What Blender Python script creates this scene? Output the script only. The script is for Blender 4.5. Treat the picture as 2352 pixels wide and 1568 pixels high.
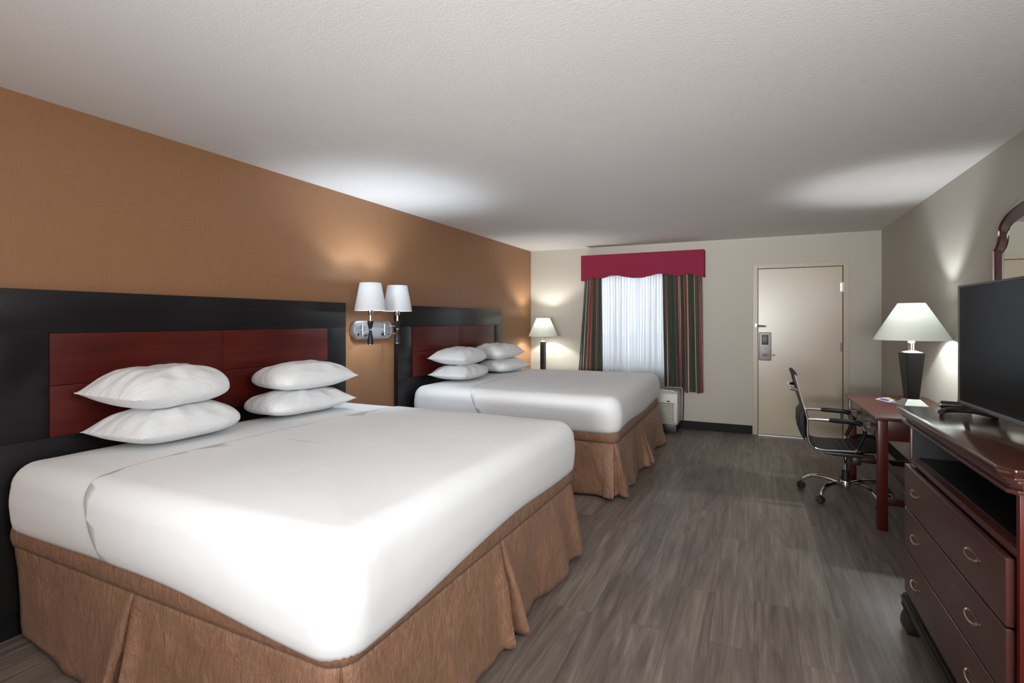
import bpy, bmesh, math, random
from mathutils import Vector, Matrix, noise
for o in list(bpy.data.objects): bpy.data.objects.remove(o)
S = bpy.context.scene
C = S.collection
PI = math.pi
rad = math.radians

# ------------------------------------------------------------------ camera
CAM_H = 1.41
cam = bpy.data.cameras.new('camera')
cam.sensor_width = 36.0
cam.lens = 1196.0/2352.0*36.0
cam.shift_y = -48.0/2352.0
cam.clip_start = 0.02
camo = bpy.data.objects.new('camera', cam); C.objects.link(camo)
camo.location = (0, 0, CAM_H); camo.rotation_euler = (rad(90), 0, rad(24.9))
S.camera = camo
# ------------------------------------------------------------------ world, exposure, lights
S.view_settings.view_transform = 'Standard'
S.view_settings.look = 'None'
S.view_settings.gamma = 1
S.view_settings.use_curve_mapping = False
S.view_settings.exposure = 0.34
w = bpy.data.worlds.new('world'); S.world = w; w.use_nodes = True
bg = w.node_tree.nodes['Background']
bg.inputs[0].default_value = (0.80, 0.90, 1.0, 1); bg.inputs[1].default_value = 0.75

def area(name, loc, rot, sx, sy, power, col):
    l = bpy.data.lights.new(name, 'AREA'); l.shape = 'RECTANGLE'; l.size = sx; l.size_y = sy
    l.energy = power; l.color = col
    o = bpy.data.objects.new(name, l); C.objects.link(o)
    o.location = loc; o.rotation_euler = rot
    return o
# added fill lights behind and beside the camera; no fixtures stand there
area('rear_fill', (-0.3, -4.5, 1.95), (rad(84), 0, rad(6)), 2.8, 0.8, 46, (0.98, 0.985, 1.0))
area('bounce_fill', (-0.5, -1.7, 1.10), (rad(165), 0, 0), 2.2, 1.6, 34, (1.0, 0.96, 0.93))  # added upward fill, brightens the ceiling
fl_ = area('ceiling_fill', (-0.5, -3.2, 1.35), (rad(97), 0, rad(2)), 1.6, 0.4, 27, (0.98, 0.99, 1.0))  # added fill, narrow beam to lift the far ceiling
fl_.data.spread = rad(46)
area('side_fill', (1.25, 0.55, 1.85), (rad(74), 0, rad(70)), 1.1, 0.9, 50, (0.98, 0.99, 1.0))  # added side fill for the bed foot and left wall, out of view
# daylight at the window
area('window_daylight', (-1.43, 7.35, 1.45), (rad(-90), 0, 0), 1.25, 1.25, 15, (0.80, 0.88, 1.0))

# ------------------------------------------------------------------ room numbers
XL, XR, YB, YF, HC = -3.0, 1.317, 7.13, -4.9, 2.436

# ------------------------------------------------------------------ materials
def new_mat(name):
    m = bpy.data.materials.new(name); m.use_nodes = True
    return m, m.node_tree, m.node_tree.nodes['Principled BSDF']
def L(nt, a, b): nt.links.new(a, b)
def coords(nt, scale=(1,1,1), rot=(0,0,0), src='Object'):
    tc = nt.nodes.new('ShaderNodeTexCoord'); mp = nt.nodes.new('ShaderNodeMapping')
    mp.inputs['Scale'].default_value = scale; mp.inputs['Rotation'].default_value = rot
    L(nt, tc.outputs[src], mp.inputs['Vector']); return mp.outputs[0]
def noise_tex(nt, vec, scale, detail=4, rough=0.5, dist=0):
    n = nt.nodes.new('ShaderNodeTexNoise'); n.inputs['Scale'].default_value = scale
    n.inputs['Detail'].default_value = detail; n.inputs['Roughness'].default_value = rough
    n.inputs['Distortion'].default_value = dist
    L(nt, vec, n.inputs['Vector']); return n.outputs['Fac']
def ramp(nt, fac, stops, interp='LINEAR'):
    r = nt.nodes.new('ShaderNodeValToRGB'); r.color_ramp.interpolation = interp
    e = r.color_ramp.elements
    while len(e) < len(stops): e.new(0.5)
    for el, (p, c) in zip(e, stops): el.position = p; el.color = (c[0], c[1], c[2], 1)
    L(nt, fac, r.inputs[0]); return r.outputs[0]
def bump(nt, b, h, strength, dist):
    n = nt.nodes.new('ShaderNodeBump'); n.inputs['Strength'].default_value = strength
    n.inputs['Distance'].default_value = dist
    L(nt, h, n.inputs['Height']); L(nt, n.outputs[0], b.inputs['Normal']); return n
def plain(name, col, rough=0.5, metal=0, spec=0.5, coat=0, nscale=40, var=0.06):
    m, nt, b = new_mat(name)
    f = noise_tex(nt, coords(nt), nscale, 3)
    c0 = [c*(1-var) for c in col]; c1 = [min(1, c*(1+var)) for c in col]
    L(nt, ramp(nt, f, [(0.3, c0), (0.7, c1)]), b.inputs['Base Color'])
    b.inputs['Roughness'].default_value = rough; b.inputs['Metallic'].default_value = metal
    b.inputs['Specular IOR Level'].default_value = spec; b.inputs['Coat Weight'].default_value = coat
    b.inputs['Coat Roughness'].default_value = 0.12
    return m
def wood(name, dark, light, axis=1, rough=0.28, coat=0.4, scale=1.0, spec=0.5, bs=0):
    m, nt, b = new_mat(name)
    sc = [26*scale]*3; sc[axis] = 1.6*scale
    f = noise_tex(nt, coords(nt, tuple(sc)), 1.0, 6, 0.6, 0.6)
    f2 = noise_tex(nt, coords(nt), 3.0, 3)
    mx = nt.nodes.new('ShaderNodeMath'); mx.operation = 'MULTIPLY_ADD'; mx.inputs[1].default_value = 0.6
    L(nt, f, mx.inputs[0]); 
    m2 = nt.nodes.new('ShaderNodeMath'); m2.operation = 'MULTIPLY'; m2.inputs[1].default_value = 0.4
    L(nt, f2, m2.inputs[0]); L(nt, m2.outputs[0], mx.inputs[2])
    L(nt, ramp(nt, mx.outputs[0], [(0.32, dark), (0.68, light)]), b.inputs['Base Color'])
    b.inputs['Roughness'].default_value = rough; b.inputs['Coat Weight'].default_value = coat
    b.inputs['Coat Roughness'].default_value = 0.15; b.inputs['Specular IOR Level'].default_value = spec
    if bs: bump(nt, b, f, bs, 0.002)
    return m
M = {}
# floor planks
def floor_mat():
    m, nt, b = new_mat('grey_oak_planks')
    v = coords(nt, (1,1,1), (0, 0, rad(90)))
    def brick(c1, c2, mort, ms):
        br = nt.nodes.new('ShaderNodeTexBrick'); br.offset = 0.37; br.offset_frequency = 2
        br.inputs['Scale'].default_value = 1.0
        br.inputs['Brick Width'].default_value = 1.22; br.inputs['Row Height'].default_value = 0.178
        br.inputs['Mortar Size'].default_value = ms; br.inputs['Mortar Smooth'].default_value = 0.3
        br.inputs['Color1'].default_value = c1; br.inputs['Color2'].default_value = c2; br.inputs['Mortar'].default_value = mort
        L(nt, v, br.inputs['Vector']); return br
    br = brick((0,0,0,1), (1,1,1,1), (0.5,0.5,0.5,1), 0.0)
    # grain: long noise along the plank, shifted per plank
    cm = nt.nodes.new('ShaderNodeVectorMath'); cm.operation = 'MULTIPLY_ADD'
    cm.inputs[1].default_value = (9, 7, 31)
    L(nt, br.outputs['Color'], cm.inputs[0]); L(nt, coords(nt, (1,1,1)), cm.inputs[2])
    mp = nt.nodes.new('ShaderNodeMapping'); mp.inputs['Scale'].default_value = (16, 1.1, 1)
    L(nt, cm.outputs[0], mp.inputs[0])
    g1 = noise_tex(nt, mp.outputs[0], 1.0, 7, 0.62, 1.3)
    mp2 = nt.nodes.new('ShaderNodeMapping'); mp2.inputs['Scale'].default_value = (90, 4, 1)
    L(nt, cm.outputs[0], mp2.inputs[0])
    g2 = noise_tex(nt, mp2.outputs[0], 1.0, 4, 0.6)
    a = nt.nodes.new('ShaderNodeMath'); a.operation = 'MULTIPLY_ADD'; a.inputs[1].default_value = 0.68
    L(nt, g1, a.inputs[0])
    a2 = nt.nodes.new('ShaderNodeMath'); a2.operation = 'MULTIPLY_ADD'; a2.inputs[1].default_value = 0.22
    L(nt, g2, a2.inputs[0])
    sp = nt.nodes.new('ShaderNodeSeparateColor'); L(nt, br.outputs['Color'], sp.inputs[0])
    a3 = nt.nodes.new('ShaderNodeMath'); a3.operation = 'MULTIPLY'; a3.inputs[1].default_value = 0.09
    L(nt, sp.outputs[0], a3.inputs[0]); L(nt, a3.outputs[0], a2.inputs[2]); L(nt, a2.outputs[0], a.inputs[2])
    col = ramp(nt, a.outputs[0], [(0.32, (0.095,0.072,0.058)), (0.44, (0.150,0.122,0.102)), (0.55, (0.215,0.180,0.153)), (0.68, (0.330,0.285,0.240))])
    b2 = brick((1,1,1,1), (1,1,1,1), (0.55,0.53,0.5,1), 0.0012)
    mx = nt.nodes.new('ShaderNodeMix'); mx.data_type = 'RGBA'; mx.blend_type = 'MULTIPLY'; mx.inputs[0].default_value = 1
    L(nt, col, mx.inputs[6]); L(nt, b2.outputs['Color'], mx.inputs[7])
    L(nt, mx.outputs[2], b.inputs['Base Color'])
    b.inputs['Roughness'].default_value = 0.42; b.inputs['Specular IOR Level'].default_value = 0.45
    bump(nt, b, g2, 0.12, 0.002)
    return m
M['floor'] = floor_mat()
def paint(name, col, rough, bscale, bstr, bdist, var=0.02, spec=0.3):
    m, nt, b = new_mat(name)
    f = noise_tex(nt, coords(nt), 0.8, 3)
    L(nt, ramp(nt, f, [(0.3, [c*(1-var) for c in col]), (0.7, [c*(1+var) for c in col])]), b.inputs['Base Color'])
    h = noise_tex(nt, coords(nt), bscale, 5, 0.65)
    b.inputs['Roughness'].default_value = rough; b.inputs['Specular IOR Level'].default_value = spec
    bump(nt, b, h, bstr, bdist); return m
M['ceiling'] = paint('stippled_ceiling_paint', (0.76, 0.74, 0.72), 0.9, 95, 0.24, 0.006)
M['wall'] = paint('beige_wall_paint', (0.47, 0.44, 0.385), 0.62, 130, 0.06, 0.002)
def paper():
    m, nt, b = new_mat('woven_gold_brown_wallpaper')
    f1 = noise_tex(nt, coords(nt, (1, 260, 9)), 1.0, 3, 0.6)
    f2 = noise_tex(nt, coords(nt, (1, 9, 260)), 1.0, 3, 0.6)
    a = nt.nodes.new('ShaderNodeMath'); a.operation = 'ADD'; L(nt, f1, a.inputs[0]); L(nt, f2, a.inputs[1])
    h = nt.nodes.new('ShaderNodeMath'); h.operation = 'MULTIPLY'; h.inputs[1].default_value = 0.5
    L(nt, a.outputs[0], h.inputs[0])
    L(nt, ramp(nt, h.outputs[0], [(0.25, (0.240, 0.114, 0.050)), (0.75, (0.350, 0.175, 0.082))]), b.inputs['Base Color'])
    b.inputs['Roughness'].default_value = 0.5; b.inputs['Specular IOR Level'].default_value = 0.5
    bump(nt, b, h.outputs[0], 0.25, 0.002); return m
M['paper'] = paper()
M['door'] = paint('cream_door_paint', (0.45, 0.385, 0.29), 0.27, 60, 0.05, 0.002, spec=0.5)
M['trim'] = paint('cream_trim_paint', (0.46, 0.40, 0.31), 0.35, 60, 0.03, 0.002)
M['black_base'] = plain('black_vinyl_base', (0.008, 0.009, 0.009), 0.6, spec=0.2)
M['white_plastic'] = plain('cream_plastic', (0.58, 0.56, 0.49), 0.4)
M['white_frame'] = plain('white_vinyl_frame', (0.7, 0.7, 0.68), 0.4)
M['dark_plastic'] = plain('dark_plastic', (0.012, 0.012, 0.013), 0.4)
M['chrome'] = plain('chrome', (0.78, 0.79, 0.80), 0.10, 1.0, var=0.02)
M['satin_grey'] = plain('satin_grey_metal', (0.42, 0.43, 0.45), 0.45, 0.7)
M['brushed'] = plain('brushed_nickel', (0.55, 0.56, 0.57), 0.3, 1.0, var=0.03)
M['steel_plate'] = plain('dark_bronze_plate', (0.13, 0.12, 0.11), 0.4, 0.6)
M['brass'] = plain('antique_brass', (0.46, 0.34, 0.27), 0.28, 1.0)
M['ebony'] = wood('ebony_laminate', (0.006, 0.006, 0.007), (0.013, 0.011, 0.012), 1, 0.30, 0.05, spec=0.3)
M['cherry_panel'] = wood('red_cherry_panel', (0.045, 0.0055, 0.004), (0.120, 0.012, 0.008), 1, 0.36, 0.0, 0.7, spec=0.28)
M['mahogany'] = wood('mahogany_front', (0.048, 0.014, 0.012), (0.085, 0.026, 0.021), 1, 0.30, 0.25)
M['mahogany_top'] = wood('mahogany_top', (0.034, 0.009, 0.006), (0.066, 0.018, 0.010), 1, 0.14, 0.4, bs=0)
M['cherry_desk'] = wood('cherry_desk', (0.045, 0.009, 0.006), (0.085, 0.017, 0.011), 1, 0.30, 0.15, spec=0.35)
M['cherry_side'] = wood('cherry_side', (0.070, 0.007, 0.004), (0.130, 0.012, 0.007), 2, 0.30, 0.15, spec=0.3)
M['cherry_leg'] = wood('cherry_leg', (0.050, 0.006, 0.004), (0.110, 0.014, 0.008), 2, 0.32, 0.10, spec=0.3)
M['near_black_wood'] = plain('espresso_wood', (0.012, 0.010, 0.010), 0.34, coat=0.1, spec=0.3)
M['leather'] = plain('black_leather', (0.006, 0.006, 0.007), 0.5, spec=0.22)
M['rubber'] = plain('black_rubber', (0.015, 0.015, 0.016), 0.5)
def linen():
    m, nt, b = new_mat('white_cotton')
    f = noise_tex(nt, coords(nt), 2.2, 3)
    L(nt, ramp(nt, f, [(0.3, (0.835, 0.855, 0.87)), (0.7, (0.865, 0.885, 0.90))]), b.inputs['Base Color'])
    b.inputs['Roughness'].default_value = 0.85; b.inputs['Sheen Weight'].default_value = 0.1
    b.inputs['Specular IOR Level'].default_value = 0.15
    h = noise_tex(nt, coords(nt, (1,1,1)), 9, 3, 0.5, 0.6)
    bump(nt, b, h, 0.10, 0.02); return m
M['linen'] = linen()
def pillow_cotton():
    m, nt, b = new_mat('crumpled_white_cotton')
    f = noise_tex(nt, coords(nt), 2.2, 3)
    L(nt, ramp(nt, f, [(0.3, (0.835, 0.855, 0.87)), (0.7, (0.865, 0.885, 0.90))]), b.inputs['Base Color'])
    b.inputs['Roughness'].default_value = 0.85; b.inputs['Specular IOR Level'].default_value = 0.15
    h = noise_tex(nt, coords(nt, (16, 5, 9)), 1.0, 4, 0.55, 1.6)
    bump(nt, b, h, 0.45, 0.02); return m
M['pillow_linen'] = pillow_cotton()
def satin():
    m, nt, b = new_mat('brown_satin')
    f = noise_tex(nt, coords(nt, (13, 13, 6.5)), 1.0, 6, 0.62, 0.9)
    f2 = noise_tex(nt, coords(nt, (300, 300, 40)), 1.0, 2)
    f3 = noise_tex(nt, coords(nt, (90, 90, 22)), 1.0, 4, 0.7)
    L(nt, ramp(nt, f3, [(0.22, (0.215, 0.108, 0.062)), (0.78, (0.385, 0.208, 0.128))]), b.inputs['Base Color'])
    b.inputs['Roughness'].default_value = 0.42; b.inputs['Sheen Weight'].default_value = 0.1
    b.inputs['Sheen Roughness'].default_value = 0.4
    a = nt.nodes.new('ShaderNodeMath'); a.operation = 'MULTIPLY_ADD'; a.inputs[1].default_value = 0.12
    L(nt, f2, a.inputs[0]); L(nt, f, a.inputs[2])
    bump(nt, b, a.outputs[0], 0.8, 0.03); return m
M['satin'] = satin()
M['burgundy'] = plain('burgundy_fabric', (0.22, 0.016, 0.044), 0.75, spec=0.2, nscale=300, var=0.15)
def stripes():
    m, nt, b = new_mat('striped_drape')
    tc = nt.nodes.new('ShaderNodeTexCoord'); sp = nt.nodes.new('ShaderNodeSeparateXYZ')
    L(nt, tc.outputs['UV'], sp.inputs[0])
    fr = nt.nodes.new('ShaderNodeMath'); fr.operation = 'FRACT'; L(nt, sp.outputs[0], fr.inputs[0])
    g = (0.030, 0.042, 0.026); g2 = (0.055, 0.066, 0.038); r = (0.26, 0.040, 0.036); t = (0.48, 0.38, 0.30); d = (0.050, 0.020, 0.020); gd = (0.32, 0.18, 0.09)
    L(nt, ramp(nt, fr.outputs[0], [(0, g), (0.26, t), (0.28, g2), (0.40, d), (0.46, t), (0.48, r), (0.55, t), (0.57, g), (0.76, gd), (0.775, d), (0.84, r), (0.89, t), (0.91, g2)], 'CONSTANT'), b.inputs['Base Color'])
    b.inputs['Roughness'].default_value = 0.6; b.inputs['Sheen Weight'].default_value = 0.2
    return m
M['stripes'] = stripes()
def sheer():
    m = bpy.data.materials.new('white_sheer'); m.use_nodes = True; nt = m.node_tree
    for n in list(nt.nodes): nt.nodes.remove(n)
    out = nt.nodes.new('ShaderNodeOutputMaterial')
    d = nt.nodes.new('ShaderNodeBsdfDiffuse'); t = nt.nodes.new('ShaderNodeBsdfTranslucent'); tr = nt.nodes.new('ShaderNodeBsdfTransparent')
    f = noise_tex(nt, coords(nt), 200, 2)
    c = ramp(nt, f, [(0, (0.80,0.82,0.84)), (1, (0.9,0.91,0.92))])
    L(nt, c, d.inputs[0]); L(nt, c, t.inputs[0])
    m1 = nt.nodes.new('ShaderNodeMixShader'); m1.inputs[0].default_value = 0.6
    L(nt, d.outputs[0], m1.inputs[1]); L(nt, t.outputs[0], m1.inputs[2])
    m2 = nt.nodes.new('ShaderNodeMixShader'); m2.inputs[0].default_value = 0.20
    L(nt, m1.outputs[0], m2.inputs[1]); L(nt, tr.outputs[0], m2.inputs[2])
    L(nt, m2.outputs[0], out.inputs[0]); return m
M['sheer'] = sheer()
def shade_mat(name, col, em):
    m, nt, b = new_mat(name)
    f = noise_tex(nt, coords(nt), 120, 2)
    L(nt, ramp(nt, f, [(0, [c*0.96 for c in col]), (1, col)]), b.inputs['Base Color'])
    b.inputs['Roughness'].default_value = 0.8
    tl = nt.nodes.new('ShaderNodeBsdfTranslucent'); tl.inputs[0].default_value = (*col, 1)
    mx = nt.nodes.new('ShaderNodeMixShader'); mx.inputs[0].default_value = em
    out = nt.nodes['Material Output']
    L(nt, b.outputs[0], mx.inputs[1]); L(nt, tl.outputs[0], mx.inputs[2]); L(nt, mx.outputs[0], out.inputs[0])
    return m
M['shade_cream'] = shade_mat('cream_shade_fabric', (0.84, 0.86, 0.81), 0.13)
M['shade_white'] = shade_mat('white_shade_fabric', (0.80, 0.83, 0.85), 0.06)
def bulb_mat(s, c):
    m, nt, b = new_mat('bulb_glow')
    b.inputs['Emission Color'].default_value = (*c, 1); b.inputs['Emission Strength'].default_value = s
    return m
M['bulb'] = bulb_mat(6, (0.95, 0.98, 1.0))
def glass(name, rough=0.0, tint=(1,1,1)):
    m = bpy.data.materials.new(name); m.use_nodes = True; nt = m.node_tree
    for n in list(nt.nodes): nt.nodes.remove(n)
    out = nt.nodes.new('ShaderNodeOutputMaterial')
    tr = nt.nodes.new('ShaderNodeBsdfTransparent'); tr.inputs[0].default_value = (*tint, 1)
    g = nt.nodes.new('ShaderNodeBsdfGlossy'); g.inputs['Roughness'].default_value = rough
    fz = nt.nodes.new('ShaderNodeFresnel'); fz.inputs[0].default_value = 1.45
    mx = nt.nodes.new('ShaderNodeMixShader'); L(nt, fz.outputs[0], mx.inputs[0])
    L(nt, tr.outputs[0], mx.inputs[1]); L(nt, g.outputs[0], mx.inputs[2]); L(nt, mx.outputs[0], out.inputs[0])
    return m
M['glass'] = glass('window_glass')
M['mirror'] = plain('silvered_glass', (0.80, 0.81, 0.76), 0.02, 1.0, var=0.01)
M['screen'] = plain('black_screen', (0.006, 0.006, 0.006), 0.20, spec=0.06, var=0.01)
M['tv_bezel'] = plain('dark_grey_bezel', (0.03, 0.028, 0.03), 0.35)
M['bezel_light'] = plain('grey_bezel_lip', (0.14, 0.13, 0.14), 0.35, 0.4)
M['paper_white'] = plain('printed_paper', (0.75, 0.75, 0.86), 0.6)
M['yellow'] = plain('yellow_print', (0.55, 0.50, 0.05), 0.6)
M['purple'] = plain('violet_print', (0.22, 0.15, 0.45), 0.6)
M['asphalt'] = plain('parking_asphalt', (0.16, 0.17, 0.18), 0.9, nscale=8)
M['hedge'] = plain('hedge_leaves', (0.10, 0.16, 0.07), 0.8, nscale=14, var=0.6)
M['blue_grey'] = plain('blue_grey_plastic', (0.09, 0.11, 0.14), 0.35)
M['slot_shade'] = plain('grey_brown_slot_shade', (0.16, 0.145, 0.12), 0.6)  # shade of the louvre gaps put into the colour
M['foil'] = plain('silver_grille', (0.62, 0.64, 0.64), 0.35, 0.4)

# ------------------------------------------------------------------ mesh helpers
def box(bm, x0, x1, y0, y1, z0, z1, bev=0.0, seg=2, mat=None):
    mtx = Matrix.Translation(((x0+x1)/2, (y0+y1)/2, (z0+z1)/2)) @ Matrix.Diagonal((abs(x1-x0), abs(y1-y0), abs(z1-z0), 1))
    t = bmesh.new(); bmesh.ops.create_cube(t, size=1, matrix=mtx)
    if bev: bmesh.ops.bevel(t, geom=t.edges[:], offset=bev, segments=seg, profile=0.6, affect='EDGES')
    if mat is not None: bmesh.ops.transform(t, matrix=mat, verts=t.verts)
    merge(bm, t); return bm
def merge(bm, t):
    me = bpy.data.meshes.new('tmp'); t.to_mesh(me); t.free(); bm.from_mesh(me); bpy.data.meshes.remove(me)
def lathe(bm, prof, loc=(0,0,0), seg=32, closed=False, mat=None, ang0=0):
    t = bmesh.new(); rows = []
    for r, z in prof:
        rows.append([t.verts.new((r*math.cos(ang0+2*PI*i/seg), r*math.sin(ang0+2*PI*i/seg), z)) for i in range(seg)])
    for a, b in zip(rows, rows[1:]):
        for i in range(seg): t.faces.new((a[i], a[(i+1)%seg], b[(i+1)%seg], b[i]))
    if closed:
        for i in range(seg): t.faces.new((rows[-1][i], rows[-1][(i+1)%seg], rows[0][(i+1)%seg], rows[0][i]))
    else:
        if prof[0][0] > 1e-5: t.faces.new(rows[0])
        if prof[-1][0] > 1e-5: t.faces.new(rows[-1])
    m = Matrix.Translation(loc)
    if mat is not None: m = m @ mat
    bmesh.ops.transform(t, matrix=m, verts=t.verts)
    bmesh.ops.recalc_face_normals(t, faces=t.faces)
    merge(bm, t); return bm
def tube(bm, pts, r, seg=10, cap=True, sx=1, up=(0,0,1)):
    pts = [Vector(p) for p in pts]; n = len(pts); rows = []
    t = bmesh.new()
    rr = r if isinstance(r, (list, tuple)) else [r]*n
    prev = None
    for i, p in enumerate(pts):
        d = (pts[min(i+1, n-1)] - pts[max(i-1, 0)]).normalized()
        if prev is None:
            u = Vector(up)
            if abs(u.dot(d)) > 0.95: u = Vector((0,1,0))
            a = d.cross(u).normalized()
        else:
            a = (prev - d*prev.dot(d)).normalized()
        prev = a; b = a.cross(d)
        rows.append([t.verts.new(p + (a*math.cos(2*PI*k/seg)*sx + b*math.sin(2*PI*k/seg))*rr[i]) for k in range(seg)])
    for A, B in zip(rows, rows[1:]):
        for k in range(seg): t.faces.new((A[k], A[(k+1)%seg], B[(k+1)%seg], B[k]))
    if cap: t.faces.new(rows[0]); t.faces.new(rows[-1])
    bmesh.ops.recalc_face_normals(t, faces=t.faces)
    merge(bm, t); return bm
def smooth_path(pts, n=6):
    pts = [Vector(p) for p in pts]; out = []
    P = [pts[0]] + pts + [pts[-1]]
    for i in range(1, len(P)-2):
        p0, p1, p2, p3 = P[i-1], P[i], P[i+1], P[i+2]
        for k in range(n):
            t = k/n
            out.append(0.5*((2*p1) + (-p0+p2)*t + (2*p0-5*p1+4*p2-p3)*t*t + (-p0+3*p1-3*p2+p3)*t**3))
    out.append(pts[-1]); return out
def prism(bm, poly, axis, a0, a1, bev=0.0):
    """extrude 2D polygon along axis: 0 -> poly=(y,z), 1 -> (x,z), 2 -> (x,y)"""
    t = bmesh.new()
    def mk(p, a): return {0: (a, p[0], p[1]), 1: (p[0], a, p[1]), 2: (p[0], p[1], a)}[axis]
    v0 = [t.verts.new(mk(p, a0)) for p in poly]; v1 = [t.verts.new(mk(p, a1)) for p in poly]
    t.faces.new(v0); t.faces.new(v1)
    n = len(poly)
    for i in range(n): t.faces.new((v0[i], v0[(i+1)%n], v1[(i+1)%n], v1[i]))
    bmesh.ops.recalc_face_normals(t, faces=t.faces)
    if bev: bmesh.ops.bevel(t, geom=t.edges[:], offset=bev, segments=2, profile=0.6, affect='EDGES')
    merge(bm, t); return bm
def obj(name, bm, mat, parent=None, smooth=True, angle=35, origin=None):
    bmesh.ops.recalc_face_normals(bm, faces=bm.faces) if False else None
    me = bpy.data.meshes.new(name)
    if origin is not None: bmesh.ops.translate(bm, verts=bm.verts, vec=-Vector(origin))
    bm.to_mesh(me); bm.free()
    for m in (mat if isinstance(mat, list) else [mat]): me.materials.append(M[m])
    o = bpy.data.objects.new(name, me); C.objects.link(o)
    if smooth:
        me.shade_auto_smooth(use_auto_smooth=True, angle=rad(angle)) if hasattr(me, 'shade_auto_smooth') else None
        for p in me.polygons: p.use_smooth = True
        try: me.set_sharp_from_angle(angle=rad(angle))
        except Exception: pass
    if origin is not None: o.location = origin
    if parent is not None:
        o.parent = parent
    return o
def tag(o, label, cat, group=None):
    o['label'] = label; o['category'] = cat
    if group: o['group'] = group
    return o
def thing(name, label, cat, loc=(0,0,0), rz=0, group=None):
    o = bpy.data.objects.new(name, None); C.objects.link(o)
    o.location = loc; o.rotation_euler = (0,0,rz); o.empty_display_size = 0.1
    return tag(o, label, cat, group)
def struct(name, bm, mat, parent=None, smooth=False):
    o = obj(name, bm, mat, parent, smooth)
    if parent is None: o['kind'] = 'structure'
    return o
def dup(root, loc, rz=None, label=None):
    r = root.copy(); C.objects.link(r); r.location = loc
    if rz is not None: r.rotation_euler = (0,0,rz)
    if label: r['label'] = label
    for ch in list(root.children):
        c = ch.copy(); C.objects.link(c); c.parent = r
        for g in ch.children:
            d = g.copy(); C.objects.link(d); d.parent = c
    return r
def solid(o, t, off=-1):
    m = o.modifiers.new('thickness', 'SOLIDIFY'); m.thickness = t; m.offset = off; return o
NB = bmesh.new

# ------------------------------------------------------------------ room shell
T = 0.14
b = NB(); box(b, XL-T, XR+T, YF-T, YB+T, -0.1, 0); struct('floor', b, 'floor')
b = NB(); box(b, XL-T, XR+T, YF-T, YB+T, HC, HC+0.1); struct('ceiling', b, 'ceiling')
b = NB(); box(b, XL-T, XL, YF-T, YB+T, 0, HC); struct('wall_left', b, 'paper')
b = NB(); box(b, XR, XR+T, YF-T, YB+T, 0, HC); struct('wall_right', b, 'wall')
b = NB(); box(b, XL, XR, YF-T, YF, 0, HC); struct('wall_front', b, 'wall')
WX0, WX1, WZ0, WZ1 = -2.05, -0.80, 0.68, 2.06      # window opening
DX0, DX1, DZ = 0.045, 0.945, 2.05                  # door opening
b = NB()
box(b, XL, WX0, YB, YB+T, 0, HC); box(b, WX1, DX0, YB, YB+T, 0, HC); box(b, DX1, XR, YB, YB+T, 0, HC)
box(b, WX0, WX1, YB, YB+T, 0, WZ0); box(b, WX0, WX1, YB, YB+T, WZ1, HC); box(b, DX0, DX1, YB, YB+T, DZ, HC)
struct('wall_back', b, 'wall')
b = NB(); box(b, WX1+0.0, DX0-0.06, YB-0.012, YB, 0, 0.105, 0.004); box(b, XL, WX1, YB-0.012, YB, 0, 0.105, 0.004); box(b, DX1+0.06, XR, YB-0.012, YB, 0, 0.105, 0.004)
struct('baseboard_back', b, 'black_base')
b = NB(); box(b, XR-0.012, XR, YF, YB-0.013, 0, 0.105, 0.004); struct('baseboard_right', b, 'black_base')
b = NB(); box(b, XL, XL+0.012, YF, YB-0.013, 0, 0.105, 0.004); struct('baseboard_left', b, 'black_base')
# window
b = NB(); fw = 0.05
for (x0,x1,z0,z1) in ((WX0,WX0+fw,WZ0,WZ1),(WX1-fw,WX1,WZ0,WZ1),(WX0+fw,WX1-fw,WZ0,WZ0+fw),(WX0+fw,WX1-fw,WZ1-fw,WZ1),((WX0+WX1)/2-0.025,(WX0+WX1)/2+0.025,WZ0+fw,WZ1-fw)):
    box(b, x0, x1, YB+0.05, YB+0.10, z0, z1, 0.004)
win = struct('window_1', b, 'white_frame')
b = NB(); box(b, WX0+fw, WX1-fw, YB+0.072, YB+0.078, WZ0+fw, WZ1-fw); obj('pane', b, 'glass', win, False)
b = NB(); box(b, WX0-0.03, WX1+0.03, YB-0.03, YB+0.05, WZ0-0.025, WZ0, 0.004); obj('sill', b, 'white_frame', win)
# outside
b = NB(); box(b, -9, 6, YB+T+0.02, YB+14, -0.15, -0.05); o = obj('parking_pavement', b, 'asphalt', None, False); o['kind'] = 'structure'
# hedge outside
b = NB(); t = NB(); bmesh.ops.create_grid(t, x_segments=60, y_segments=12, size=0.5)
t.free()
def hedge(x0, x1, y0, y1, z1, seed):
    t = NB(); bmesh.ops.create_cube(t, size=1, matrix=Matrix.Translation(((x0+x1)/2,(y0+y1)/2,z1/2-0.03)) @ Matrix.Diagonal((x1-x0,y1-y0,z1+0.04,1)))
    bmesh.ops.subdivide_edges(t, edges=t.edges[:], cuts=22, use_grid_fill=True)
    for v in t.verts:
        if v.co.z > 0.05:
            v.co += Vector((noise.noise(v.co*5), noise.noise(v.co*5+Vector((9,0,0))), noise.noise(v.co*5+Vector((0,9,0)))))*0.14
    return t
tag(obj('hedge', hedge(-4.2, 0.2, 9.2, 10.0, 1.15, 1), 'hedge'), 'green hedge outside, seen faintly through the sheer curtains', 'hedge')

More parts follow.
